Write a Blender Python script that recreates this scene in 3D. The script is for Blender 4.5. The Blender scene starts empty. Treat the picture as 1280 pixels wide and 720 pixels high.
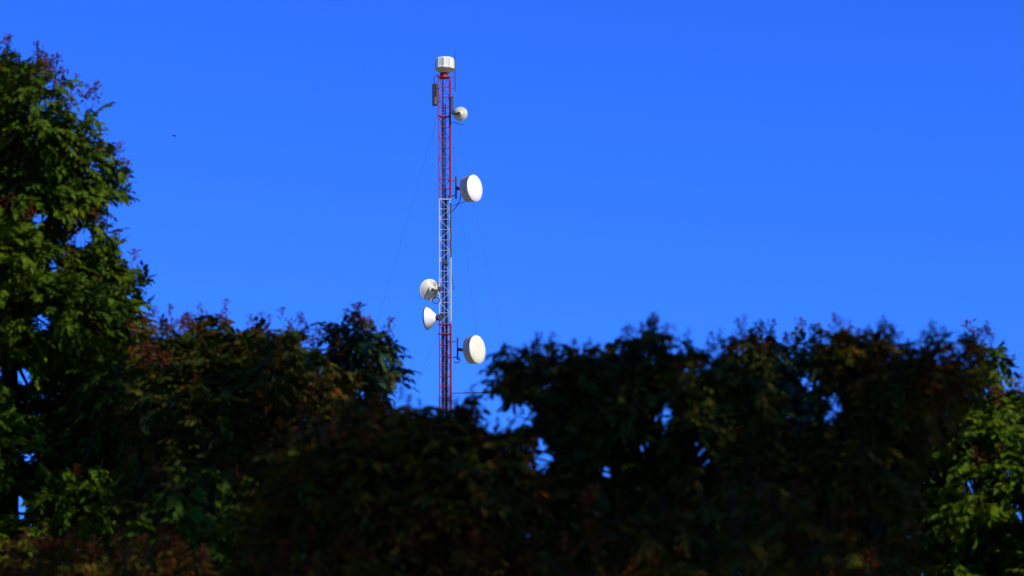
import bpy, math, random
import numpy as np
from mathutils import Vector, Matrix

# ------------------------------------------------------------------ camera, sky, sun
S = bpy.context.scene
C = S.collection
CAM = Vector((0.0, 0.0, 1.6))
PITCH, ROLL, LENS = math.radians(11.0), math.radians(-0.42), 100.0
FPX = LENS / 36.0 * 1280.0
fwd = Vector((0, math.cos(PITCH), math.sin(PITCH)))
r0 = Vector((1, 0, 0)); u0 = Vector((0, -math.sin(PITCH), math.cos(PITCH)))
right = r0 * math.cos(ROLL) + u0 * math.sin(ROLL)
up = u0 * math.cos(ROLL) - r0 * math.sin(ROLL)
cd = bpy.data.cameras.new('camera'); cam = bpy.data.objects.new('camera', cd); C.objects.link(cam)
cd.lens = LENS; cd.sensor_width = 36.0; cd.clip_start = 0.1; cd.clip_end = 6000
m = Matrix((right, up, -fwd)).transposed().to_4x4(); m.translation = CAM
cam.matrix_world = m
cd.dof.use_dof = True; cd.dof.focus_distance = 131.0; cd.dof.aperture_fstop = 3.2
S.camera = cam

SUN_EL, SUN_AZ = math.radians(40), math.radians(131)      # azimuth clockwise from +Y
sun_dir = Vector((math.sin(SUN_AZ) * math.cos(SUN_EL), math.cos(SUN_AZ) * math.cos(SUN_EL), math.sin(SUN_EL)))
w = bpy.data.worlds.new('World'); S.world = w; w.use_nodes = True
nt = w.node_tree; bg = nt.nodes['Background']
sk = nt.nodes.new('ShaderNodeTexSky'); sk.sky_type = 'NISHITA'; sk.sun_disc = False
sk.sun_elevation = SUN_EL; sk.sun_rotation = SUN_AZ
sk.air_density = 1.0; sk.dust_density = 0.2; sk.ozone_density = 4.0
grade = nt.nodes.new('ShaderNodeMix'); grade.data_type = 'RGBA'; grade.blend_type = 'MULTIPLY'
grade.inputs[0].default_value = 1.0
grade.inputs[7].default_value = (0.148, 0.478, 1.60, 1)
nt.links.new(sk.outputs[0], grade.inputs[6]); nt.links.new(grade.outputs[2], bg.inputs[0])
bg.inputs[1].default_value = 0.13
sd = bpy.data.lights.new('sun', 'SUN'); so = bpy.data.objects.new('sun', sd); C.objects.link(so)
sd.energy = 5.0; sd.angle = math.radians(0.53); sd.color = (1.0, 0.94, 0.80)
so.rotation_euler = sun_dir.to_track_quat('Z', 'Y').to_euler()
S.view_settings.view_transform = 'Standard'; S.view_settings.look = 'None'
S.view_settings.exposure = 0.0; S.view_settings.gamma = 1.0
S.cycles.max_bounces = 6; S.cycles.diffuse_bounces = 3; S.cycles.glossy_bounces = 2; S.cycles.transparent_max_bounces = 4

# ------------------------------------------------------------------ helpers
rng = np.random.default_rng(7); random.seed(7)

def at(px, py, Y):
    """world point on the plane y = Y that the photograph shows at (px, py) of 1280 x 720"""
    d = fwd + right * ((px - 640) / FPX) + up * ((360 - py) / FPX)
    return CAM + d * (Y / d.y)

def pix(P):
    q = P - np.array(CAM)
    dz = q @ np.array(fwd)
    return np.stack([640 + FPX * (q @ np.array(right)) / dz, 360 - FPX * (q @ np.array(up)) / dz], 1)

def tag(o, label=None, cat=None, group=None, kind=None):
    if label: o['label'] = label
    if cat: o['category'] = cat
    if group: o['group'] = group
    if kind: o['kind'] = kind
    return o

def link(name, data, parent=None):
    o = bpy.data.objects.new(name, data); C.objects.link(o)
    if parent: o.parent = parent
    return o

def empty(name, loc, label, cat, group=None):
    o = link(name, None); o.location = loc; o.empty_display_size = 0.2
    return tag(o, label, cat, group)

class MB:
    """collects shapes; build() links them as one mesh object"""
    def __init__(s): s.v = []; s.f = []; s.sm = []
    def add(s, v, f, smooth=False):
        n = len(s.v); s.v += [tuple(x) for x in v]
        s.f += [tuple(i + n for i in q) for q in f]; s.sm += [smooth] * len(f)
    def box(s, c, size, R=None):
        R = R or Matrix.Identity(3); c = Vector(c); hx, hy, hz = [x / 2 for x in size]
        b = min(hx, hy, hz) * 0.18
        # chamfered box: 24 vertices
        v = []; idx = {}
        for sx in (-1, 1):
            for sy in (-1, 1):
                for sz in (-1, 1):
                    for k, p in enumerate(((hx, hy - b, hz - b), (hx - b, hy, hz - b), (hx - b, hy - b, hz))):
                        idx[(sx, sy, sz, k)] = len(v); v.append(c + R @ Vector((sx * p[0], sy * p[1], sz * p[2])))
        f = []
        for a in (-1, 1):
            f.append([idx[(a, -1, -1, 0)], idx[(a, a, -a, 0)] if a == 1 else idx[(a, -1, 1, 0)], idx[(a, 1, 1, 0)], idx[(a, 1, -1, 0)] if a == -1 else idx[(a, -1, 1, 0)]])
        f = []
        for a in (-1, 1):
            f.append([idx[(a, y, z, 0)] for y, z in ((-1, -1), (1, -1), (1, 1), (-1, 1))])
            f.append([idx[(x, a, z, 1)] for x, z in ((-1, -1), (1, -1), (1, 1), (-1, 1))])
            f.append([idx[(x, y, a, 2)] for x, y in ((-1, -1), (1, -1), (1, 1), (-1, 1))])
        for a in (-1, 1):
            for e in (-1, 1):
                f.append([idx[(a, e, -1, 0)], idx[(a, e, 1, 0)], idx[(a, e, 1, 1)], idx[(a, e, -1, 1)]])
                f.append([idx[(a, -1, e, 0)], idx[(a, 1, e, 0)], idx[(a, 1, e, 2)], idx[(a, -1, e, 2)]])
                f.append([idx[(-1, a, e, 1)], idx[(1, a, e, 1)], idx[(1, a, e, 2)], idx[(-1, a, e, 2)]])
        for k in [(x, y, z) for x in (-1, 1) for y in (-1, 1) for z in (-1, 1)]:
            f.append([idx[k + (0,)], idx[k + (1,)], idx[k + (2,)]])
        s.add(v, f)
    def tube(s, pts, rad, n=8, cap=True):
        pts = [Vector(p) for p in pts]; k = len(pts)
        rad = rad if isinstance(rad, (list, tuple)) else [rad] * k
        v = []; f = []
        ref = None
        for i, p in enumerate(pts):
            t = (pts[min(i + 1, k - 1)] - pts[max(i - 1, 0)]).normalized()
            if ref is None: ref = t.orthogonal().normalized()
            a = (ref - t * ref.dot(t)).normalized(); b = t.cross(a); ref = a
            for j in range(n):
                q = 2 * math.pi * j / n
                v.append(p + (a * math.cos(q) + b * math.sin(q)) * rad[i])
        for i in range(k - 1):
            for j in range(n):
                f.append((i * n + j, i * n + (j + 1) % n, (i + 1) * n + (j + 1) % n, (i + 1) * n + j))
        s.add(v, f, True)
        if cap:
            s.add([v[j] for j in range(n)], [tuple(reversed(range(n)))])
            s.add([v[(k - 1) * n + j] for j in range(n)], [tuple(range(n))])
    def lathe(s, prof, n, c=(0, 0, 0), R=None, smooth=True, phase=0.0):
        """prof: (radius, z) from bottom to top about local z; R turns z to the wanted axis"""
        R = R or Matrix.Identity(3); c = Vector(c); v = []; f = []
        for r, z in prof:
            for j in range(n):
                q = 2 * math.pi * j / n + phase
                v.append(c + R @ Vector((r * math.cos(q), r * math.sin(q), z)))
        for i in range(len(prof) - 1):
            for j in range(n):
                f.append((i * n + j, i * n + (j + 1) % n, (i + 1) * n + (j + 1) % n, (i + 1) * n + j))
        s.add(v, f, smooth)
        if prof[0][0] > 1e-4: s.add([v[j] for j in range(n)], [tuple(reversed(range(n)))])
        if prof[-1][0] > 1e-4: s.add([v[(len(prof) - 1) * n + j] for j in range(n)], [tuple(range(n))])
    def mesh(s, name, mat):
        me = bpy.data.meshes.new(name); me.from_pydata(s.v, [], s.f); me.validate()
        if len(me.polygons) == len(s.sm): me.polygons.foreach_set('use_smooth', s.sm)
        me.materials.append(mat); return me
    def build(s, name, mat, parent=None, origin=None):
        if origin is not None:
            o0 = Vector(origin); s.v = [tuple(Vector(p) - o0) for p in s.v]
        o = link(name, s.mesh(name, mat), parent)
        if origin is not None and not parent: o.location = origin
        return o

def axis_R(d):
    return Vector(d).normalized().to_track_quat('Z', 'Y').to_matrix()

# ------------------------------------------------------------------ materials
def mat(name, base, rough=0.5, spec=0.4, metal=0.0, var=0.12, scale=6.0, dirt=None, dirt_amt=0.0, dirt_scale=2.0, bump=0.0):
    M = bpy.data.materials.new(name); M.use_nodes = True; t = M.node_tree; N = t.nodes; L = t.links
    p = N['Principled BSDF']; p.inputs['Roughness'].default_value = rough
    p.inputs['Specular IOR Level'].default_value = spec; p.inputs['Metallic'].default_value = metal
    tc = N.new('ShaderNodeTexCoord')
    no = N.new('ShaderNodeTexNoise'); no.inputs['Scale'].default_value = scale; no.inputs['Detail'].default_value = 5
    L.new(tc.outputs['Object'], no.inputs['Vector'])
    mr = N.new('ShaderNodeMapRange'); mr.inputs[1].default_value = 0.3; mr.inputs[2].default_value = 0.7
    mr.inputs[3].default_value = 1 - var; mr.inputs[4].default_value = 1 + var * 0.4
    L.new(no.outputs[0], mr.inputs[0])
    mx = N.new('ShaderNodeMix'); mx.data_type = 'RGBA'; mx.blend_type = 'MULTIPLY'; mx.inputs[0].default_value = 1
    mx.inputs[6].default_value = (*base, 1); L.new(mr.outputs[0], mx.inputs[7])
    out = mx.outputs[2]
    if dirt:
        mp = N.new('ShaderNodeMapping'); mp.inputs['Scale'].default_value = (3.0, 3.0, 0.5)
        L.new(tc.outputs['Object'], mp.inputs['Vector'])
        n2 = N.new('ShaderNodeTexNoise'); n2.inputs['Scale'].default_value = dirt_scale; n2.inputs['Detail'].default_value = 6
        L.new(mp.outputs[0], n2.inputs['Vector'])
        m2 = N.new('ShaderNodeMapRange'); m2.inputs[1].default_value = 0.5; m2.inputs[2].default_value = 0.72
        m2.inputs[3].default_value = 0; m2.inputs[4].default_value = dirt_amt; L.new(n2.outputs[0], m2.inputs[0])
        mx2 = N.new('ShaderNodeMix'); mx2.data_type = 'RGBA'; L.new(m2.outputs[0], mx2.inputs[0])
        L.new(out, mx2.inputs[6]); mx2.inputs[7].default_value = (*dirt, 1); out = mx2.outputs[2]
    L.new(out, p.inputs['Base Color'])
    if bump:
        b = N.new('ShaderNodeBump'); b.inputs['Strength'].default_value = bump
        L.new(no.outputs[0], b.inputs['Height']); L.new(b.outputs[0], p.inputs['Normal'])
    return M

def leaf_mat(name, cols, scale=1.4, trans=0.10, rough=0.65, spec=0.05):
    """cols: colour stops; each leaflet takes one, swayed by a slow noise so clumps differ"""
    M = bpy.data.materials.new(name); M.use_nodes = True; t = M.node_tree; N = t.nodes; L = t.links
    p = N['Principled BSDF']; p.inputs['Roughness'].default_value = rough; p.inputs['Specular IOR Level'].default_value = spec
    g = N.new('ShaderNodeNewGeometry')
    no = N.new('ShaderNodeTexNoise'); no.inputs['Scale'].default_value = scale; no.inputs['Detail'].default_value = 3
    L.new(g.outputs['Position'], no.inputs['Vector'])
    mr = N.new('ShaderNodeMapRange'); mr.inputs[1].default_value = 0.3; mr.inputs[2].default_value = 0.7
    mr.inputs[3].default_value = -0.25; mr.inputs[4].default_value = 0.25; L.new(no.outputs[0], mr.inputs[0])
    ad = N.new('ShaderNodeMath'); ad.operation = 'MULTIPLY_ADD'; ad.inputs[1].default_value = 0.75; ad.inputs[2].default_value = 0.125
    L.new(g.outputs['Random Per Island'], ad.inputs[0])
    a2 = N.new('ShaderNodeMath'); a2.operation = 'ADD'; L.new(ad.outputs[0], a2.inputs[0]); L.new(mr.outputs[0], a2.inputs[1])
    cr = N.new('ShaderNodeValToRGB'); L.new(a2.outputs[0], cr.inputs[0])
    e = cr.color_ramp.elements
    while len(e) < len(cols): e.new(0.5)
    for i, (pos, c) in enumerate(cols): e[i].position = pos; e[i].color = (*c, 1)
    L.new(cr.outputs[0], p.inputs['Base Color'])
    tr = N.new('ShaderNodeBsdfTranslucent'); L.new(cr.outputs[0], tr.inputs['Color'])
    mx = N.new('ShaderNodeMixShader'); mx.inputs[0].default_value = trans
    L.new(p.outputs[0], mx.inputs[1]); L.new(tr.outputs[0], mx.inputs[2])
    L.new(mx.outputs[0], N['Material Output'].inputs['Surface'])
    return M

M_RED = mat('red_mast_paint', (0.36, 0.010, 0.020), 0.45, dirt=(0.12, 0.02, 0.03), dirt_amt=0.5)
M_WHITE = mat('white_mast_paint', (0.55, 0.56, 0.53), 0.45, dirt=(0.32, 0.25, 0.17), dirt_amt=0.6)
M_STEEL = mat('dark_galvanised_steel', (0.075, 0.07, 0.065), 0.5, metal=0.3)
M_CABLE = mat('black_cable', (0.018, 0.018, 0.02), 0.55)
M_WIRE = mat('grey_wire', (0.10, 0.10, 0.11), 0.6)
M_DISHW = mat('white_dish_skin', (0.88, 0.86, 0.76), 0.4, dirt=(0.60, 0.54, 0.38), dirt_amt=0.3)
M_DISHC = mat('cream_dish_skin', (0.82, 0.77, 0.50), 0.45, dirt=(0.50, 0.42, 0.24), dirt_amt=0.5, dirt_scale=2.6)
M_SHROUD = mat('weathered_shroud_paint', (0.66, 0.62, 0.42), 0.5, dirt=(0.34, 0.28, 0.12), dirt_amt=0.45)
M_BOWL = mat('weathered_olive_white_bowl', (0.60, 0.58, 0.42), 0.5, dirt=(0.16, 0.14, 0.07), dirt_amt=0.8, dirt_scale=2.2)
M_HUB = mat('yellowed_hub_plastic', (0.72, 0.68, 0.42), 0.5)
M_RADOME = mat('greenish_white_fibreglass', (0.80, 0.80, 0.62), 0.45, dirt=(0.42, 0.40, 0.24), dirt_amt=0.5)
M_BOX = mat('dark_grey_enclosure', (0.045, 0.04, 0.038), 0.6)
M_LABEL = mat('pale_label', (0.55, 0.50, 0.32), 0.6)
M_BARK = mat('dark_bark', (0.038, 0.030, 0.022), 0.9, 0.1, var=0.5, scale=18, bump=0.6)
M_BIRD = mat('dark_feathers', (0.03, 0.028, 0.028), 0.7)
M_GREEN = leaf_mat('mid_green_leaf', [(0.0, (0.020, 0.040, 0.002)), (0.45, (0.036, 0.070, 0.002)), (0.8, (0.060, 0.100, 0.003)), (1.0, (0.105, 0.120, 0.004))])
M_DARK = leaf_mat('dark_green_leaf', [(0.0, (0.022, 0.036, 0.004)), (0.5, (0.034, 0.048, 0.004)), (0.72, (0.052, 0.052, 0.004)), (1.0, (0.13, 0.042, 0.004))])
M_TEAL = leaf_mat('blue_green_leaf', [(0.0, (0.015, 0.036, 0.014)), (0.5, (0.022, 0.048, 0.018)), (1.0, (0.036, 0.070, 0.015))], rough=0.55, spec=0.12)
M_BROWN = leaf_mat('olive_brown_leaf', [(0.0, (0.030, 0.036, 0.002)), (0.5, (0.050, 0.048, 0.002)), (0.75, (0.085, 0.045, 0.003)), (1.0, (0.16, 0.042, 0.003))])
M_SEED = leaf_mat('rust_red_seed_pod', [(0.0, (0.035, 0.012, 0.005)), (0.5, (0.075, 0.020, 0.006)), (0.85, (0.14, 0.036, 0.004)), (1.0, (0.30, 0.095, 0.006))], trans=0.1)

# ------------------------------------------------------------------ ground
gm = bpy.data.materials.new('dry_grass'); gm.use_nodes = True
_t = gm.node_tree; _p = _t.nodes['Principled BSDF']; _p.inputs['Roughness'].default_value = 0.95
_c = _t.nodes.new('ShaderNodeTexCoord'); _n = _t.nodes.new('ShaderNodeTexNoise'); _n.inputs['Scale'].default_value = 0.35; _n.inputs['Detail'].default_value = 8
_r = _t.nodes.new('ShaderNodeValToRGB'); _r.color_ramp.elements[0].color = (0.045, 0.07, 0.018, 1); _r.color_ramp.elements[1].color = (0.20, 0.16, 0.08, 1)
_r.color_ramp.elements[0].position = 0.35; _r.color_ramp.elements[1].position = 0.7
_t.links.new(_c.outputs['Object'], _n.inputs['Vector']); _t.links.new(_n.outputs[0], _r.inputs[0]); _t.links.new(_r.outputs[0], _p.inputs['Base Color'])
g = MB(); n = 60; ext = 2500
xs = [math.copysign(abs(2 * i / n - 1) ** 2.2, 2 * i / n - 1) * ext for i in range(n + 1)]
g.add([(x, y + 60, -0.06 + 0.05 * math.sin(x * 0.31) * math.cos(y * 0.23)) for y in xs for x in xs],
      [(j * (n + 1) + i, j * (n + 1) + i + 1, (j + 1) * (n + 1) + i + 1, (j + 1) * (n + 1) + i) for j in range(n) for i in range(n)], True)
tag(g.build('ground', gm), 'dry grass ground running to the horizon', 'ground', kind='structure')

# ------------------------------------------------------------------ the mast
MY = 128.0
mx0 = at(556.2, 500, MY).x - 0.02
def Z(py): return at(556, py, MY).z
PXM = (at(600, 300, MY) - at(500, 300, MY)).length / 100      # metres per photo pixel at the mast
zt, z1, z2 = Z(96), Z(250), Z(405)
SH = (zt - z2) / 2
mast = empty('lattice_mast', (mx0, MY, 0), 'tall slender red and white lattice mast rising behind the trees', 'mast')
RL = 0.285; A0 = math.radians(-20)
leg_xy = [(RL * math.cos(A0 + k * 2 * math.pi / 3), RL * math.sin(A0 + k * 2 * math.pi / 3)) for k in range(3)]
NP = 12; PH = SH / NP
shared = {}
for key, mt in (('red', M_RED), ('white', M_WHITE)):
    d = {}
    lg = MB(); lg.tube([(0, 0, 0.03), (0, 0, SH - 0.03)], 0.027, 10); d['leg'] = lg.mesh('leg', mt)
    for k in range(3):
        a = Vector((*leg_xy[k], 0)); b = Vector((*leg_xy[(k + 1) % 3], 0)); e = (b - a).normalized() * 0.024
        h = MB(); h.tube([a + e, b - e], 0.0105, 6); d['h%d' % k] = h.mesh('horizontal_brace', mt)
        for s_ in (0, 1):
            z0, z1_ = (0.02, PH - 0.02) if s_ == 0 else (PH - 0.02, 0.02)
            q = MB(); q.tube([a + e + Vector((0, 0, z0)), b - e + Vector((0, 0, z1_))], 0.0095, 6); d['d%d%d' % (k, s_)] = q.mesh('diagonal_brace', mt)
    fl = MB()
    for k in range(3):
        a = Vector((*leg_xy[k], 0)); fl.lathe([(0.055, -0.028), (0.055, 0.028)], 10, a)
        b = Vector((*leg_xy[(k + 1) % 3], 0)); e = (b - a).normalized() * 0.03
        fl.tube([a + e, b - e], 0.026, 6)
    d['flange'] = fl.mesh('flange_ring', mt)
    shared[key] = d
nsec = 7
top_of = zt
for si in range(nsec):
    key = 'red' if si % 2 == 0 else 'white'; d = shared[key]
    zb = zt - (si + 1) * SH
    if zb < -SH * 0.95: break
    sec = link('mast_section', None, mast); sec.location = (0, 0, zb); sec.empty_display_size = 0.2
    sec['label'] = ('red' if key == 'red' else 'white') + ' painted lattice section'
    for k in range(3):
        o = link('leg', d['leg'], sec); o.location = (*leg_xy[k], 0)
    o = link('flange_ring', d['flange'], sec); o.location = (0, 0, SH - 0.03)
    if si < 3:
        for i in range(NP):
            for k in range(3):
                if i > 0:
                    o = link('horizontal_brace', d['h%d' % k], sec); o.location = (0, 0, i * PH)
                o = link('diagonal_brace', d['d%d%d' % (k, (i + k) % 2)], sec); o.location = (0, 0, i * PH)
    else:                                           # hidden behind the trees: one joined lattice
        lt = MB()
        for i in range(NP):
            for k in range(3):
                a = Vector((*leg_xy[k], i * PH)); b = Vector((*leg_xy[(k + 1) % 3], i * PH)); u = Vector((0, 0, PH))
                lt.tube([a, b], 0.0125, 4); lt.tube([a, b + u] if (i + k) % 2 else [a + u, b], 0.0115, 4)
        lt.build('brace_lattice', d['leg'].materials[0], sec)
def mrel(px, py, Yoff=0.0):
    """photo pixel to mast-local point"""
    p = at(px, py, MY + Yoff); return Vector((p.x - mx0, Yoff, p.z))
# wide painted cable ladder running up beside the right leg
lx, ly = leg_xy[0]
for (pa, pb, mt) in ((99, 248, M_RED), (322, 403, M_WHITE), (407, 520, M_RED)):
    t = MB(); za, zb = Z(pa), Z(pb)
    t.box((lx + 0.05, ly - 0.01, (za + zb) / 2), (0.046, 0.06, za - zb))
    t.build('cable_cover', mt, mast)
for k, (ox, oy) in enumerate(((-0.02, 0.02), (-0.075, -0.03), (0.10, 0.0), (0.13, -0.05), (-0.10, 0.05), (0.05, 0.10))):      # feeder cables inside the lattice
    t = MB(); zs = np.linspace(0.2, Z((110, 150, 235, 250, 365, 130)[k]), 14)
    t.tube([(ox + 0.016 * math.sin(i * 1.7 + k), oy + 0.012 * math.cos(i * 2.1), z) for i, z in enumerate(zs)], 0.021 + 0.003 * (k % 3), 6)
    t.build('feeder_cable', M_CABLE, mast)
t = MB(); zs = np.linspace(Z(323), Z(254), 9)
t.tube([(lx + 0.045 + 0.01 * math.sin(i * 2.3), ly - 0.02, z) for i, z in enumerate(zs)], 0.028, 6); t.build('feeder_cable', M_CABLE, mast)
for py in (146, 418):                               # red clamp collars where the guys tie on
    c = MB(); z = Z(py)
    for k in range(3):
        a = Vector((*leg_xy[k], z)); b = Vector((*leg_xy[(k + 1) % 3], z)); e = (b - a).normalized() * 0.07
        c.tube([a - e, b + e], 0.032, 6)
    c.build('guy_collar', M_RED, mast)
c = MB(); c.box((0.03, -0.12, Z(329)), (0.26, 0.22, 0.17)); c.build('junction_box', M_STEEL, mast)
c = MB(); c.tube([mrel(563, 335), mrel(567.5, 362), mrel(562.5, 363)], 0.019, 6); c.build('hanging_bracket', M_STEEL, mast)
c = MB(); c.tube([mrel(562, 153), mrel(569, 153.5), mrel(575, 155.5), mrel(579, 156), mrel(580.5, 155)], 0.014, 6); c.build('stub_rod', M_STEEL, mast)
c = MB(); c.lathe([(0.28, Z(97.5)), (0.28, Z(96.2))], 6); c.lathe([(0.19, Z(96.2) + 0.003), (0.17, Z(91))], 8, (0.0, 0, 0)); c.build('top_pedestal', M_RED, mast)

# ------------------------------------------------------------------ radome on the mast top
p0 = at(556, 91.3, MY)
rad = empty('drum_radome', (p0.x, MY, p0.z), 'faceted greenish white drum radome capping the mast top', 'radome')
R_ = 0.468
b = MB(); b.lathe([(R_ * 1.03, 0.20), (R_ * 0.97, 0.26), (R_ * 0.95, 0.645), (R_ * 0.87, 0.695), (R_ * 0.3, 0.72)], 10, phase=0.22, smooth=False); b.build('housing', M_RADOME, rad)
b = MB(); b.lathe([(R_ * 0.50, 0.0), (R_ * 0.56, 0.03), (R_ * 1.00, 0.165), (R_ * 1.00, 0.198)], 10, phase=0.22, smooth=False); b.build('tapered_base', M_HUB, rad)
b = MB()
for j in range(10):
    q = 2 * math.pi * j / 10 + 0.22
    b.tube([(R_ * 0.985 * math.cos(q), R_ * 0.985 * math.sin(q), 0.262), (R_ * 0.955 * math.cos(q), R_ * 0.955 * math.sin(q), 0.64)], 0.012, 5)
b.build('panel_seam', M_SHROUD, rad)

# ------------------------------------------------------------------ whip antenna, enclosure
p0 = at(569, 112, MY)
wa = empty('whip_antenna', (p0.x, MY, p0.z), 'thin dark upright whip antenna on two arms beside the radome', 'antenna')
def wr(px, py, dy=0): q = at(px, py, MY + dy); return Vector((q.x - p0.x, dy, q.z - p0.z))
b = MB(); b.tube([wr(569, 114), wr(569, 90), wr(569, 72), wr(569.1, 61.5)], [0.026, 0.024, 0.016, 0.012], 8); b.build('rod', M_STEEL, wa)
for py, py2 in ((95.6, 97), (109.6, 111)):
    b = MB(); b.tube([wr(561.5, py2, -0.1), wr(569.3, py, 0)], 0.018, 6); b.build('arm', M_STEEL, wa)

p0 = at(543.7, 132, MY - 0.25)
eb = empty('antenna_panel', (p0.x, MY - 0.25, p0.z), 'dark grey upright panel box strapped to the left mast leg', 'panel')
hb = 28 * PXM
Rb = Matrix.Rotation(math.radians(-14), 3, 'Z')
b = MB(); b.box((0, 0, hb / 2), (0.235, 0.15, hb), Rb); b.build('enclosure', M_BOX, eb)
for i in range(4):
    b = MB(); b.box(Rb @ Vector((0.055, -0.078, 0.10 + i * 0.085)), (0.085, 0.012, 0.035), Rb); b.build('sticker', M_LABEL, eb)
b = MB(); b.tube([(0.0, 0.02, hb), (-0.03, 0.02, hb + 0.14), (-0.06, 0.03, hb + 0.27), (-0.01, 0.05, hb + 0.38), (0.08, 0.08, hb + 0.44), (0.2, 0.15, hb + 0.45)], 0.02, 6); b.build('cable', M_CABLE, eb)
for z in (0.2, hb - 0.2):
    b = MB(); b.box((0.14, 0.06, z), (0.14, 0.05, 0.05), Rb); b.build('strap_bracket', M_STEEL, eb)

# ------------------------------------------------------------------ dishes
GD = 'round microwave dishes on the mast'
def drum_dish(px, py, rpx, depth, aim, face_mat, label, pole_px, pole_y, arms_y, cable=None, strut=None, Yo=-0.15):
    c = at(px, py, MY + Yo)                         # centre of the face
    r = rpx * PXM; R = axis_R(aim); a = Vector(aim).normalized()
    t = empty('microwave_dish', c, label, 'dish antenna', GD)
    sh = MB(); sh.lathe([(r * 0.55, -depth * 1.12), (r * 0.90, -depth * 1.02), (r * 0.985, -depth * 0.93), (r * 0.985, -0.05), (r, -0.045), (r, -0.005)], 48, R=R); sh.build('shroud', M_SHROUD, t)
    fc = MB(); fc.lathe([(r * 0.975, -0.003), (r * 0.95, 0.012), (r * 0.6, 0.035), (r * 0.25, 0.045), (0.0005, 0.047)], 48, R=R); fc.build('face_cover', face_mat, t)
    rb = MB()
    for j in range(12):
        q = 2 * math.pi * j / 12
        rb.box(R @ Vector((r * 1.0 * math.cos(q), r * 1.0 * math.sin(q), -0.035)), (0.03, 0.03, 0.03), R)
    rb.build('rim_clip', M_STEEL, t)
    back = a * (-depth * 1.12)
    def rel(x, y, dy=0.0): q = at(x, y, MY + dy); return Vector((q.x - c.x, q.y - c.y, q.z - c.z))
    pp = rel(pole_px, (pole_y[0] + pole_y[1]) / 2, 0.0)
    hb_ = MB(); hb_.lathe([(r * 0.2, -0.11), (r * 0.28, 0.0)], 14, back, R)
    hb_.tube([back - a * 0.05, Vector((pp.x, pp.y, (back.z + pp.z) / 2))], 0.075, 8); hb_.build('hub', M_STEEL, t)
    po = MB(); po.tube([rel(pole_px, pole_y[1]), rel(pole_px, pole_y[0])], 0.042, 10); po.build('mount_pole', M_STEEL, t)
    for y in arms_y:
        ar = MB(); ar.tube([rel(561, y + 0.6, -0.1), rel(pole_px, y, 0)], 0.026, 8)
        ar.box(rel(561.5, y + 0.6, -0.1), (0.09, 0.16, 0.07)); ar.build('mount_arm', M_STEEL, t)
    if cable:
        cb = MB(); cb.tube([rel(x, y, -0.12) for x, y in cable], 0.022, 6); cb.build('cable', M_CABLE, t)
    if strut:
        cb = MB(); cb.tube([rel(strut[0], strut[1], -0.1), rel(strut[2], strut[3], -0.1)], 0.015, 6); cb.build('strut', M_STEEL, t)
    return t
drum_dish(593.6, 235, 16.9, 0.46, (0.83, -0.56, 0.0), M_DISHW, 'upper drum shaped dish right of mast with bright white face', 570, (220.5, 248.5), (225.5, 244.5),
          [(576, 243), (575, 250), (571.5, 257), (567, 262.5), (562.5, 265.5)], (583, 251.5, 562, 258.5))
drum_dish(597, 436.5, 17.6, 0.42, (0.83, -0.56, 0.02), M_DISHC, 'lowest drum shaped dish right of mast with streaked cream face', 572, (422, 450), (426.5, 446.5),
          [(574, 447), (575, 452), (571, 453.5), (567, 452)])

def back_dish(px, py, rpx, dep, aim, label, mount_px, mount_py, ring=None, pole=None, rr=0.36, skin=M_BOWL):
    """open dish seen from behind: shallow bowl, hub and mount; centre given at the rim plane"""
    c = at(px, py, MY - 0.2); r = rpx * PXM; R = axis_R(aim); a = Vector(aim).normalized()
    t = empty('microwave_dish', c, label, 'dish antenna', GD)
    b = MB()
    k = 9
    outer = [(max(0.0005, r * i / k), -dep * (1 - (i / k) ** 2)) for i in range(k + 1)]
    inner = [(max(0.0005, r * 0.97 * i / k), -dep * (1 - (i / k) ** 2) + 0.02) for i in range(k, -1, -1)]
    b.lathe(outer + [(r * 1.03, 0.0), (r * 1.03, 0.03), (r * 0.98, 0.03)] + inner, 40, R=R); b.build('bowl', skin, t)
    fd = MB(); fd.lathe([(r * 0.96, 0.022), (r * 0.6, 0.10), (0.0005, 0.16)], 32, R=R); fd.build('face_cover', M_DISHC, t)
    h = MB(); h.lathe([(r * rr * 0.75, -dep - 0.13), (r * rr * 0.95, -dep - 0.11), (r * rr, -dep * 0.86)], 20, R=R); h.build('hub', M_HUB, t)
    def rel(x, y, dy=0.0): q = at(x, y, MY + dy); return Vector((q.x - c.x, q.y - c.y, q.z - c.z))
    mp = rel(mount_px, mount_py, -0.3); hb_ = a * (-dep - 0.14)
    mm = MB(); mm.tube([hb_ - Vector((0, 0, 0.02)), (hb_ + mp) / 2 + Vector((0, -0.03, -0.06)), mp], 0.05, 8)
    mm.box(mp, (0.16, 0.2, 0.17)); mm.box(hb_, (0.12, 0.1, 0.15), R); mm.build('mount', M_STEEL, t)
    if ring:
        q = MB(); x, y, rp = ring; cc = rel(x, y, -0.3)
        q.tube([cc + Vector((math.cos(i / 14 * 6.283) * rp * PXM, 0.03 * math.sin(i), math.sin(i / 14 * 6.283) * rp * PXM * 0.8)) for i in range(15)], 0.02, 6)
        q.build('cable_loop', M_CABLE, t)
    if pole:
        q = MB(); x, ya, yb = pole; q.tube([rel(x, yb, -0.2), rel(x, ya, -0.2)], 0.036, 8)
        q.tube([rel(561.5, yb - 1, -0.15), rel(x, yb - 1, -0.2)], 0.028, 6); q.tube([rel(561.5, ya + 2, -0.15), rel(x, ya + 2, -0.2)], 0.022, 6)
        q.build('mount_pole', M_STEEL, t)
    return t
back_dish(575.6, 142.4, 8.8, 0.10, (0.25, 0.93, 0.10), 'smallest round dish high on right of mast below radome', 566.5, 140.5, pole=(565.6, 120, 141), skin=M_DISHC)
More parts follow.
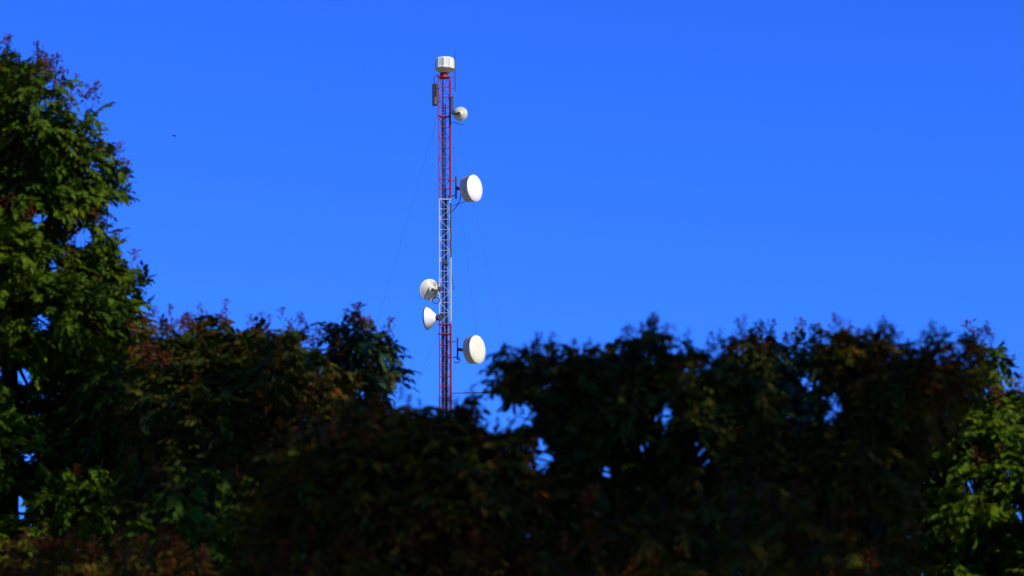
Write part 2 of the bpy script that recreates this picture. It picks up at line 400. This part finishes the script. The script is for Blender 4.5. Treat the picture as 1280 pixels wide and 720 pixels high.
back_dish(537.2, 362.3, 13.2, 0.18, (-0.42, 0.86, 0.12), 'round dish left of mast seen from behind with yellowed hub', 549.5, 361, ring=(545, 375.5, 4.8))
# side-on horn-backed dish
c = at(534.3, 398, MY - 0.2); aim = Vector((-0.95, 0.28, -0.02)).normalized(); R = axis_R(aim); r = 14.2 * PXM
t = empty('microwave_dish', c, 'side-on white cone backed dish left of mast aiming left', 'dish antenna', GD)
b = MB(); b.lathe([(0.09, -0.43), (0.15, -0.42), (r * 0.52, -0.30), (r * 0.80, -0.16), (r * 0.97, -0.03), (r, 0.0)], 40, R=R); b.build('cone_back', M_DISHW, t)
b = MB(); b.lathe([(r * 1.015, 0.003), (r * 1.02, 0.05), (r * 0.9, 0.075), (r * 0.4, 0.09), (0.0005, 0.095)], 40, R=R); b.build('face_cover', M_STEEL, t)
b = MB(); b.lathe([(0.12, -0.56), (0.14, -0.433)], 14, R=R)
q = at(550.5, 398, MY - 0.25) - c; b.tube([aim * -0.5, q], 0.06, 8); b.box(q, (0.16, 0.2, 0.2)); b.box(q + Vector((0.02, 0, 0.17)), (0.1, 0.12, 0.14)); b.build('mount', M_STEEL, t)

# ------------------------------------------------------------------ wires
def guy(pa, pb, Yb, label, rad=0.0045):
    a = at(*pa, MY); b_ = at(*pb, Yb); d = b_ - a; e = a + d * (a.z / -d.z)
    o = MB(); o.tube([a, a + (e - a) * 0.5 - Vector((0, 0, 0.05)), e], rad, 5)
    tag(o.build('guy_wire', M_WIRE, origin=a), label, 'wire', 'thin guy wires holding the mast')
guy((546.5, 147), (478, 380), MY + 5, 'faint thin guy wire slanting down left from below the antenna panel')
guy((562, 147), (592, 390), MY + 4, 'steep faint guy wire right of mast, nearer the mast of two')
guy((562, 113), (628, 420), MY + 3, 'faint guy wire right of mast, slanting out farther of two')
guy((548, 418), (520, 480), MY + 1.5, 'short visible guy wire slanting left below the cone backed dish')
o = MB(); a = at(564, 491.5, MY); e = at(720, 486, MY + 2)
o.tube([a, a.lerp(e, 0.5) - Vector((0, 0, 0.04)), e], 0.022, 6)
tag(o.build('overhead_cable', M_CABLE, origin=a), 'dark level cable leaving the mast right just above treetops', 'cable')

# ------------------------------------------------------------------ a far bird
c = at(217.3, 169.6, 220)
bd = empty('bird', c, 'tiny dark bird high in the open sky beside left tree', 'bird')
bd.rotation_euler = (0.25, 0.35, 0.5)
b = MB()
b.lathe([(0.004, -0.17), (0.03, -0.12), (0.055, -0.03), (0.05, 0.05), (0.032, 0.10), (0.036, 0.13), (0.02, 0.165), (0.004, 0.20)], 10, R=axis_R((1, 0, 0)))
for s_ in (-1, 1):
    b.add([(0.06, 0.03 * s_, 0.02), (0.09, 0.17 * s_, 0.06), (0.02, 0.34 * s_, 0.03), (-0.03, 0.20 * s_, 0.05), (-0.05, 0.03 * s_, 0.02),
           (0.06, 0.03 * s_, 0.0), (0.09, 0.17 * s_, 0.045), (0.02, 0.34 * s_, 0.026), (-0.03, 0.20 * s_, 0.04), (-0.05, 0.03 * s_, 0.005)],
          [(0, 1, 3, 4), (1, 2, 3), (9, 8, 6, 5), (8, 7, 6), (0, 5, 6, 1), (1, 6, 7, 2), (2, 7, 8, 3), (3, 8, 9, 4)])
b.add([(-0.15, -0.02, 0), (-0.15, 0.02, 0), (-0.27, 0.05, 0.01), (-0.27, -0.05, 0.01), (-0.2, 0, 0.015)], [(0, 1, 4), (1, 2, 4), (2, 3, 4), (3, 0, 4)])
b.build('body', M_BIRD, bd)

# ------------------------------------------------------------------ foliage
def leaf_proto(seed, n=9):
    """compound leaf along +x, about 1 long, blade normals +z, drooping to the tip"""
    r = np.random.default_rng(seed); v = []; f = []
    def axis(t): return np.array([t, 0.04 * math.sin(2.5 * t + seed), -0.30 * t * t])
    k = len(v)
    a0, a1, a2 = axis(0), axis(0.5), axis(0.95)
    wv = np.array([0, 0.008, 0])
    v += [a0 - wv, a0 + wv, a1 + wv, a1 - wv, a2]; f += [(0, 1, 2), (0, 2, 3), (3, 2, 4)]
    for i in range(n):
        if i == n - 1: t = 0.93; ang = r.normal(0, 0.15); s = 0
        else:
            t = 0.22 + 0.7 * (i // 2) / (n // 2) + r.normal(0, 0.02); s = 1 if i % 2 else -1
            ang = s * (0.95 + r.normal(0, 0.18))
        L = 0.40 * (1 - 0.25 * abs(t - 0.55)) * r.uniform(0.85, 1.15); W = L * r.uniform(0.20, 0.28)
        b = axis(t); d = np.array([math.cos(ang), math.sin(ang), -0.42 + r.normal(0, 0.2)]); d /= np.linalg.norm(d)
        side = np.cross([0, 0, 1.0], d); side /= np.linalg.norm(side); nrm = np.cross(d, side)
        tw = r.normal(0, 0.35); side, nrm = side * math.cos(tw) + nrm * math.sin(tw), nrm * math.cos(tw) - side * math.sin(tw)
        q = len(v); dn = -0.25 * W * nrm; dr = np.array([0, 0, -0.10 * L])
        v += [b, b + d * L * 0.33 + side * W - dn, b + d * L * 0.70 + side * W * 0.8 - dn + dr * 0.4, b + d * L + dr,
              b + d * L * 0.70 - side * W * 0.8 - dn + dr * 0.4, b + d * L * 0.33 - side * W - dn]
        f += [(q, q + 1, q + 2), (q, q + 2, q + 3), (q, q + 3, q + 4), (q, q + 4, q + 5)]
    return np.array(v), np.array(f)

def seed_proto(seed, n=22):
    """loose upright panicle of small pods along +x"""
    r = np.random.default_rng(seed + 50); v = []; f = []
    w_ = 0.012
    v += [np.array([0, -w_, 0]), np.array([0, w_, 0]), np.array([1.0, 0, 0]), np.array([0, 0, w_ * 1.6])]; f += [(0, 1, 2), (1, 3, 2), (3, 0, 2)]
    for i in range(n):
        t = r.uniform(0.25, 1.0); sp = 0.20 * (1.2 - t) + 0.05
        c = np.array([t, r.normal(0, sp), r.normal(0, sp)]); L = r.uniform(0.10, 0.17); W = L * 0.30
        d = np.array([r.normal(0, 0.6), r.normal(0, 0.5), r.normal(0, 0.5)]) + np.array([-0.5, 0, 0]); d /= np.linalg.norm(d)
        s = np.cross(d, [0.3, 0.2, 1.0]); s /= np.linalg.norm(s); u = np.cross(d, s)
        q = len(v); v += [c - d * L, c + d * L] + [c + (s * math.cos(k * 2.094) + u * math.sin(k * 2.094)) * W for k in range(3)]
        for k in range(3): f += [(q, q + 2 + k, q + 2 + (k + 1) % 3), (q + 1, q + 2 + (k + 1) % 3, q + 2 + k)]
    return np.array(v), np.array(f)
LEAF = [leaf_proto(i) for i in range(4)]
SEED = [seed_proto(i) for i in range(3)]

def tri_mesh(name, V, F, mt):
    me = bpy.data.meshes.new(name); nv, nf = len(V), len(F)
    me.vertices.add(nv); me.vertices.foreach_set('co', np.ascontiguousarray(V, np.float32).ravel())
    me.loops.add(nf * 3); me.loops.foreach_set('vertex_index', np.ascontiguousarray(F, np.int32).ravel())
    me.polygons.add(nf); me.polygons.foreach_set('loop_start', np.arange(0, nf * 3, 3, dtype=np.int32))
    me.update(calc_edges=True); me.materials.append(mt); return me

def frames(D, roll):
    """rotation matrices whose x axis is D and whose z axis is as near up as it can be, then rolled"""
    D = D / np.linalg.norm(D, axis=1, keepdims=True)
    Yx = np.cross(np.array([0, 0, 1.0]), D); ln = np.linalg.norm(Yx, axis=1, keepdims=True)
    Yx = np.where(ln > 0.05, Yx / np.maximum(ln, 1e-6), np.array([0, 1.0, 0])); Zx = np.cross(D, Yx)
    c, s = np.cos(roll)[:, None], np.sin(roll)[:, None]
    return np.stack([D, Yx * c + Zx * s, Zx * c - Yx * s], axis=2)

def scatter(protos, P, Rm, sc, base):
    Vs, Fs, off = [], [], 0
    which = rng.integers(0, len(protos), len(P))
    for i, (v, f) in enumerate(protos):
        k = which == i
        if not k.any(): continue
        W = np.einsum('nij,vj->nvi', Rm[k], v) * sc[k][:, None, None] + P[k][:, None, :] - base
        n = len(W); Vs.append(W.reshape(-1, 3)); Fs.append((f[None] + (np.arange(n) * len(v))[:, None, None]).reshape(-1, 3) + off); off += n * len(v)
    return np.concatenate(Vs), np.concatenate(Fs)

def inside(P, poly):
    x, y = P[:, 0], P[:, 1]; r = np.zeros(len(P), bool); n = len(poly)
    for i in range(n):
        (xa, ya), (xb, yb) = poly[i], poly[(i + 1) % n]
        if ya == yb: continue
        r ^= ((ya > y) != (yb > y)) & (x < (xb - xa) * (y - ya) / (yb - ya) + xa)
    return r
def edge_dist(P, poly):
    d = np.full(len(P), 1e9); n = len(poly)
    for i in range(n):
        a, b_ = np.array(poly[i], float), np.array(poly[(i + 1) % n], float); e = b_ - a
        t = np.clip(((P - a) @ e) / (e @ e + 1e-9), 0, 1); d = np.minimum(d, np.linalg.norm(P - (a + t[:, None] * e), axis=1))
    return d

def grow(name, label, cat, Y, hd, poly, trunk_px, leaf, leaf_len, dens, n_lobes=60, rmax=48, seeds=60, seed_len=0.22, gaps=(), group=None,
         n_parts=0, n_seed_parts=0, fork=None, trunk_r=0.09, lobes=None, base=None, limbs=9, upright=0.0):
    """a tree or shrub: trunk and limbs that reach into leafy clumps; the clumps fill the outline and hd metres fore and aft"""
    sc_m = Y / FPX
    if lobes is None:
        xs, ys = [p[0] for p in poly], [p[1] for p in poly]
        pts = np.stack([rng.uniform(min(xs), max(xs), 9000), rng.uniform(min(ys), max(ys), 9000)], 1)
        pts = pts[inside(pts, poly)]; ed = edge_dist(pts, poly)
        keep = ed > 3; pts, ed = pts[keep], ed[keep]
        # half of the clumps hug the outline
        pr = np.where(ed < 20, 2.6, 1.0); pr /= pr.sum(); idx = [int(rng.choice(len(pts), p=pr))]
        near = np.linalg.norm(pts - pts[idx[0]], axis=1)
        while len(idx) < n_lobes:                   # keep the clumps apart so that none of the outline stays empty
            c_ = rng.choice(len(pts), 4, p=pr); j = int(c_[np.argmax(near[c_])]); idx.append(j)
            near = np.minimum(near, np.linalg.norm(pts - pts[j], axis=1))
        lob = []
        for i in idx:
            r = max(min(ed[i], rmax) * rng.uniform(0.85, 1.1) + 5, 11)
            dy = rng.uniform(-1, 1) * hd * (0.35 + 0.65 * min(1, ed[i] / 60))
            c = at(pts[i][0], pts[i][1], Y + dy); lob.append((np.array(c), max(r * sc_m, leaf_len * 0.7)))
        gc = trunk_px; b0 = at(gc, 700, Y); base = Vector((b0.x, Y + hd * 0.5, 0))
    else:
        lob = lobes
    root = empty(name, base, label, cat, group); nb = np.array(base)
    cen = np.array([l[0] for l in lob]); rr = np.array([l[1] for l in lob])
    # leaves
    cnt = np.maximum(6, dens * rr ** 2 / (leaf_len ** 2)).astype(int)
    ci = np.repeat(np.arange(len(lob)), cnt); n = len(ci)
    u = rng.normal(size=(n, 3)); u[:, 2] += 0.25; u /= np.linalg.norm(u, axis=1, keepdims=True)
    rad_ = rr[ci] * rng.uniform(0.15, 1.0, n) ** 0.5
    P = cen[ci] + u * rad_[:, None] * np.array([1, 1, 0.85])
    sc = leaf_len * rng.uniform(0.55, 1.25, n) * rng.uniform(0.75, 1.2, len(lob))[ci]
    D = u * np.array([1, 1, 0.5]) + rng.normal(0, 0.35, (n, 3)) + np.array([0, 0, -0.12 + upright])
    P = P - D / np.linalg.norm(D, axis=1, keepdims=True) * sc[:, None] * 0.5
    Rm = frames(D, rng.normal(0, 0.4, n))
    q = pix(P)
    keep = np.ones(n, bool)
    if lobes is None:
        for tt in (0.15, 0.5, 0.85):
            qq = pix(P + Rm[:, :, 0] * (sc * tt)[:, None] - np.array([0, 0, 0.3]) * (sc * tt * tt)[:, None])
            for gx, gy, ga, gb in GAPS:
                keep &= (((qq[:, 0] - gx) / (ga + 3.5)) ** 2 + ((qq[:, 1] - gy) / (gb + 3.5)) ** 2) > rng.uniform(0.75, 1.2, n)
    P, Rm, sc, q = P[keep], Rm[keep], sc[keep], q[keep]; n = len(P)
    part = np.zeros(n, bool)
    if n_parts:                                     # the leaves that show: nearest in each small patch of view
        vis = (q[:, 0] > -10) & (q[:, 0] < 1290) & (q[:, 1] > -10) & (q[:, 1] < 730)
        key = (q[:, 0] // 14).astype(int) * 1000 + (q[:, 1] // 12).astype(int)
        order = np.lexsort((P[:, 1], key)); first = np.ones(n, bool); ks = key[order]; first[1:] = ks[1:] != ks[:-1]
        cand = order[first]; cand = cand[vis[cand]]
        part[rng.permutation(cand)[:n_parts]] = True
    V, F = scatter(LEAF, P[~part], Rm[~part], sc[~part], nb)
    o = link('crown', tri_mesh('crown', V, F, leaf), root); o['kind'] = 'stuff'
    if n_parts:
        ms = [tri_mesh('leaf', v, f, leaf) for v, f in LEAF]
        for i in np.nonzero(part)[0]:
            o = link('leaf', ms[int(rng.integers(0, 4))], root)
            o.matrix_local = Matrix.Translation(Vector(P[i] - nb)) @ Matrix(Rm[i].tolist()).to_4x4() @ Matrix.Scale(float(sc[i]), 4)
    # seed clusters on the tops of the clumps
    if seeds:
        wt = (cen[:, 2] - cen[:, 2].min() + 0.15) ** 1.3; li = rng.choice(len(lob), seeds, p=wt / wt.sum())
        a = rng.normal(size=(seeds, 3)); a[:, 2] = np.abs(a[:, 2]) + 0.55; a[:, 1] -= 0.3; a /= np.linalg.norm(a, axis=1, keepdims=True)
        SP = cen[li] + a * (rr[li] * rng.uniform(0.75, 1.0, seeds))[:, None]
        SD = a * 0.4 + rng.normal(0, 0.22, (seeds, 3)) + np.array([0, 0, 0.9]); sl = seed_len * rng.uniform(0.6, 1.25, seeds)
        SR = frames(SD, rng.uniform(0, 6.28, seeds))
        sp = np.zeros(seeds, bool); sp[rng.permutation(seeds)[:n_seed_parts]] = True
        if (~sp).any():
            V, F = scatter(SEED, SP[~sp], SR[~sp], sl[~sp], nb)
            o = link('seed_cluster', tri_mesh('seed_cluster', V, F, M_SEED), root); o['kind'] = 'stuff'
        ms = [tri_mesh('seed_cluster', v, f, M_SEED) for v, f in SEED] if sp.any() else []
        for i in np.nonzero(sp)[0]:
            o = link('seed_cluster', ms[int(rng.integers(0, 3))], root)
            o.matrix_local = Matrix.Translation(Vector(SP[i] - nb)) @ Matrix(SR[i].tolist()).to_4x4() @ Matrix.Scale(float(sl[i]), 4)
    # trunk and limbs
    mid = Vector((cen.mean(0) - nb).tolist()); zf = fork if fork else mid.z * 0.45
    fk = Vector((mid.x * 0.3, mid.y * 0.3, zf))
    t = MB(); t.tube([(0, 0, -0.15), (0.01, 0, 0.1), (fk.x * 0.4 + 0.03, fk.y * 0.4, zf * 0.5), fk], [trunk_r * 1.5, trunk_r * 1.15, trunk_r * 0.95, trunk_r * 0.8], 12)
    t.build('trunk', M_BARK, root)
    big = np.argsort(-rr)[:max(limbs * 3, limbs)]; ch = rng.permutation(big)[:limbs]
    ends = []
    for i in ch:
        e = Vector((cen[i] - nb).tolist()); mdl = fk.lerp(e, 0.5) + Vector((random.gauss(0, 0.08), random.gauss(0, 0.08), 0.12 * (e - fk).length))
        b_ = MB(); b_.tube([fk, fk.lerp(mdl, 0.5), mdl, mdl.lerp(e, 0.55), e], [trunk_r * 0.62, trunk_r * 0.5, trunk_r * 0.36, trunk_r * 0.24, trunk_r * 0.1], 7)
        b_.build('branch', M_BARK, root); ends.append((mdl, e))
    tw = MB()
    qc = pix(cen)
    for i in range(len(lob)):
        if lobes is None and any(abs(qc[i, 0] - gx) < ga + 9 and abs(qc[i, 1] - gy) < gb + 16 for gx, gy, ga, gb in GAPS): continue
        e = Vector((cen[i] - nb).tolist()); k = min(range(len(ends)), key=lambda j: (ends[j][0].lerp(ends[j][1], 0.4) - e).length)
        a_ = ends[k][0].lerp(ends[k][1], 0.35); mdl = a_.lerp(e, 0.5) + Vector((0, 0, 0.05))
        tip = e + Vector((random.gauss(0, 0.3), random.gauss(0, 0.3), 1.0)).normalized() * rr[i]
        tw.tube([a_, mdl, e, tip], [trunk_r * 0.16, trunk_r * 0.11, trunk_r * 0.07, trunk_r * 0.02], 5, cap=False)
    tw.build('twig', M_BARK, root)['kind'] = 'stuff'
    return root

T, SHB = 'tree', 'shrub'
GAPS = [(45, 273, 10, 7), (102, 298, 14, 10), (68, 332, 7, 6), (52, 402, 13, 8), (20, 468, 20, 10), (20, 630, 12, 12), (35, 570, 7, 5),
        (453, 490, 4, 3),
        (650, 520, 16, 10), (617, 533, 7, 5), (675, 556, 5, 5), (672, 578, 12, 7), (685, 573, 5, 8), (766, 566, 6, 9), (757, 590, 11, 6), (805, 562, 10, 6),
        (822, 542, 6, 5), (826, 520, 8, 6), (833, 508, 5, 5), (868, 560, 7, 10), (881, 573, 11, 5), (1012, 478, 8, 5), (1045, 503, 10, 9), (1036, 520, 7, 6),
        (1215, 608, 9, 6), (1275, 638, 8, 12), (1240, 665, 6, 4), (1243, 700, 6, 5), (1262, 590, 5, 5)]
GT, GS = 'seeding trees in front of the mast', 'low shrubs along the bottom'
grow('broadleaf_tree', 'tallest sunlit green tree filling the left edge of the view', T, 28, 1.6,
     [(-260, 120), (-120, 20), (0, 54), (35, 72), (70, 95), (105, 128), (120, 160), (138, 188), (166, 212), (164, 238), (140, 250), (122, 272), (146, 312), (172, 345), (184, 380), (194, 425), (212, 520), (205, 640), (190, 780), (-260, 780)],
     20, M_GREEN, 0.205, 24, n_lobes=330, rmax=52, seeds=330, seed_len=0.20,
     gaps=[(45, 273, 9, 6), (102, 298, 12, 9), (68, 332, 6, 5), (52, 402, 11, 7), (20, 468, 18, 9), (20, 630, 10, 10), (35, 570, 6, 4)], group=GT, n_parts=260, n_seed_parts=110, trunk_r=0.16, limbs=14)
grow('broadleaf_tree', 'dark tree with rust seed heads between the tall left tree and bluish sprig', T, 24, 1.2,
     [(172, 428), (212, 416), (262, 412), (284, 396), (300, 412), (330, 408), (360, 415), (385, 428), (405, 445), (420, 480), (440, 520), (440, 780), (150, 780), (165, 500)],
     290, M_DARK, 0.20, 26, n_lobes=190, seeds=230, seed_len=0.15, group=GT, n_parts=120, n_seed_parts=90, trunk_r=0.11)
grow('slender_tree', 'bluish green sprig of a slender tree standing left of the mast', T, 25, 0.55,
     [(395, 452), (412, 438), (420, 416), (445, 410), (470, 415), (488, 428), (488, 440), (494, 470), (480, 500), (460, 520), (465, 640), (420, 640), (425, 510), (405, 490)],
     440, M_TEAL, 0.22, 20, n_lobes=60, rmax=24, seeds=42, seed_len=0.18, gaps=[(420, 475, 5, 4), (453, 488, 6, 5), (465, 455, 4, 3)], group=GT, n_parts=110, n_seed_parts=30, trunk_r=0.06, limbs=6)
grow('bushy_tree', 'low brownish tree with rounded top hiding the mast foot', T, 17, 0.9,
     [(330, 572), (370, 546), (400, 528), (440, 516), (475, 508), (500, 516), (530, 512), (560, 510), (585, 507), (605, 524), (640, 545), (680, 600), (700, 790), (300, 790), (310, 620)],
     500, M_BROWN, 0.14, 28, n_lobes=210, seeds=190, seed_len=0.09, group=GT, n_parts=90, n_seed_parts=60, trunk_r=0.08)
grow('broadleaf_tree', 'wide dark blurred tree right of the mast with sky peeping through', T, 18, 1.0,
     [(616, 466), (630, 440), (652, 446), (676, 434), (702, 446), (740, 438), (770, 446), (800, 424), (825, 409), (845, 442), (870, 417), (890, 449), (915, 430), (940, 422), (958, 455), (965, 500), (985, 560), (960, 680), (860, 790), (680, 790), (640, 560), (650, 525), (624, 494)],
     790, M_DARK, 0.15, 27, n_lobes=190, rmax=46, seeds=420, seed_len=0.09,
     gaps=[(650, 520, 14, 9), (617, 533, 6, 4), (675, 556, 4, 4), (672, 578, 10, 6), (684, 573, 4, 7), (766, 566, 5, 8), (757, 590, 9, 5), (805, 562, 8, 5), (822, 542, 4, 4), (826, 520, 7, 5), (868, 560, 6, 8), (880, 573, 9, 4)],
     group=GT, n_parts=110, n_seed_parts=90, trunk_r=0.10)
grow('slender_tree', 'thin gappy tree with bluish leaves between two dark right trees', T, 22, 0.7,
     [(930, 442), (955, 432), (985, 436), (1010, 430), (1035, 430), (1062, 446), (1070, 500), (1065, 640), (940, 640)],
     1000, M_TEAL, 0.20, 22, n_lobes=80, rmax=26, seeds=80, seed_len=0.12, gaps=[(1012, 478, 6, 4), (1045, 503, 9, 8), (1035, 520, 6, 5)], group=GT, n_parts=80, n_seed_parts=25, trunk_r=0.06, limbs=6)
grow('broadleaf_tree', 'dark blurred tree with four bumps on top near right edge', T, 18, 1.0,
     [(1032, 450), (1045, 428), (1062, 413), (1083, 444), (1105, 422), (1122, 440), (1141, 453), (1163, 426), (1185, 410), (1208, 441), (1230, 424), (1236, 445), (1212, 480), (1188, 525), (1155, 565), (1132, 630), (1135, 790), (960, 790), (930, 700), (980, 560), (1030, 525)],
     1100, M_BROWN, 0.15, 27, n_lobes=180, rmax=46, seeds=360, seed_len=0.09, group=GT, n_parts=110, n_seed_parts=70, trunk_r=0.10)
grow('broadleaf_tree', 'sunlit yellow green tree at the lower right edge', T, 26, 1.2,
     [(1222, 436), (1238, 428), (1250, 438), (1256, 460), (1264, 485), (1290, 515), (1420, 560), (1500, 790), (1150, 790), (1140, 700), (1126, 640), (1138, 570), (1185, 510)],
     1310, M_GREEN, 0.22, 22, n_lobes=220, rmax=40, seeds=60, seed_len=0.2,
     gaps=[(1215, 608, 8, 5), (1275, 638, 8, 11), (1240, 665, 6, 4), (1255, 560, 5, 5), (1243, 700, 6, 5)], group=GT, n_parts=220, n_seed_parts=35, trunk_r=0.13)
grow('leafy_shrub', 'sunlit green shrub at lower left below the dark tree', SHB, 21, 0.7,
     [(165, 640), (190, 605), (230, 592), (270, 588), (310, 600), (345, 625), (365, 680), (370, 800), (150, 800)],
     260, M_GREEN, 0.16, 18, n_lobes=50, rmax=34, seeds=25, seed_len=0.12, group=GS, n_parts=100, n_seed_parts=15, trunk_r=0.05, limbs=6)
grow('leafy_shrub', 'shrub heavy with orange brown seed heads at bottom left corner', SHB, 18.5, 0.6,
     [(-60, 722), (0, 700), (60, 690), (120, 700), (200, 688), (255, 702), (300, 720), (330, 800), (-80, 800)],
     110, M_BROWN, 0.17, 15, n_lobes=60, rmax=26, seeds=120, seed_len=0.12, group=GS, n_parts=60, n_seed_parts=80, trunk_r=0.05, limbs=6)
grow('leafy_shrub', 'dim reddish shrub at the bottom centre below the mast', SHB, 16, 0.5,
     [(340, 720), (420, 704), (480, 690), (540, 700), (600, 682), (660, 690), (720, 690), (760, 800), (330, 800)],
     560, M_BROWN, 0.12, 13, n_lobes=56, rmax=26, seeds=110, seed_len=0.11, group=GS, n_parts=60, n_seed_parts=60, trunk_r=0.05, limbs=6)
grow('leafy_shrub', 'dim olive shrub at the bottom between the two dark right trees', SHB, 16, 0.7,
     [(660, 700), (720, 664), (760, 648), (830, 632), (900, 622), (960, 600), (1030, 640), (1080, 680), (1100, 800), (650, 800)],
     860, M_BROWN, 0.14, 14, n_lobes=70, rmax=34, seeds=80, seed_len=0.12, group=GS, n_parts=80, n_seed_parts=40, trunk_r=0.06, limbs=6)

# ------------------------------------------------------------------ unseen trees added out of frame to the right to shade the row
def shade(label, base, centres, r, leaf_len, dens):
    lob = []
    for c in centres:
        for _ in range(7):
            lob.append((np.array(c) + rng.normal(0, 0.45, 3) * np.array([1, 1, 0.7]), r * rng.uniform(0.7, 1.1)))
    grow('added_shade_tree', label, 'tree', 0, 0, None, 0, M_DARK, leaf_len, dens, seeds=0, lobes=lob, base=Vector(base), fork=6.5, trunk_r=0.22, limbs=12)
shade('unseen spreading tree added right of the row to shade it, nearest the viewer', (10.2, 8.9, 0),
      [(x, y, 11.5 + 0.25 * math.sin(x * 2 + y)) for x in (6.0, 7.4, 8.8, 10.0) for y in (8.7, 10.0, 11.4, 12.7)] + [(4.5, 14.9, 11.2)], 0.85, 0.40, 4.4)
shade('unseen tall tree added behind the spreading one to shade the left trees', (7.8, 18.0, 0),
      [(3.5, 17.6, 11.4), (4.5, 17.8, 11.5), (5.4, 17.8, 11.7), (4.6, 17.4, 10.8), (2.1, 21.6, 12.5), (2.8, 21.9, 12.6)], 0.8, 0.40, 4.4)
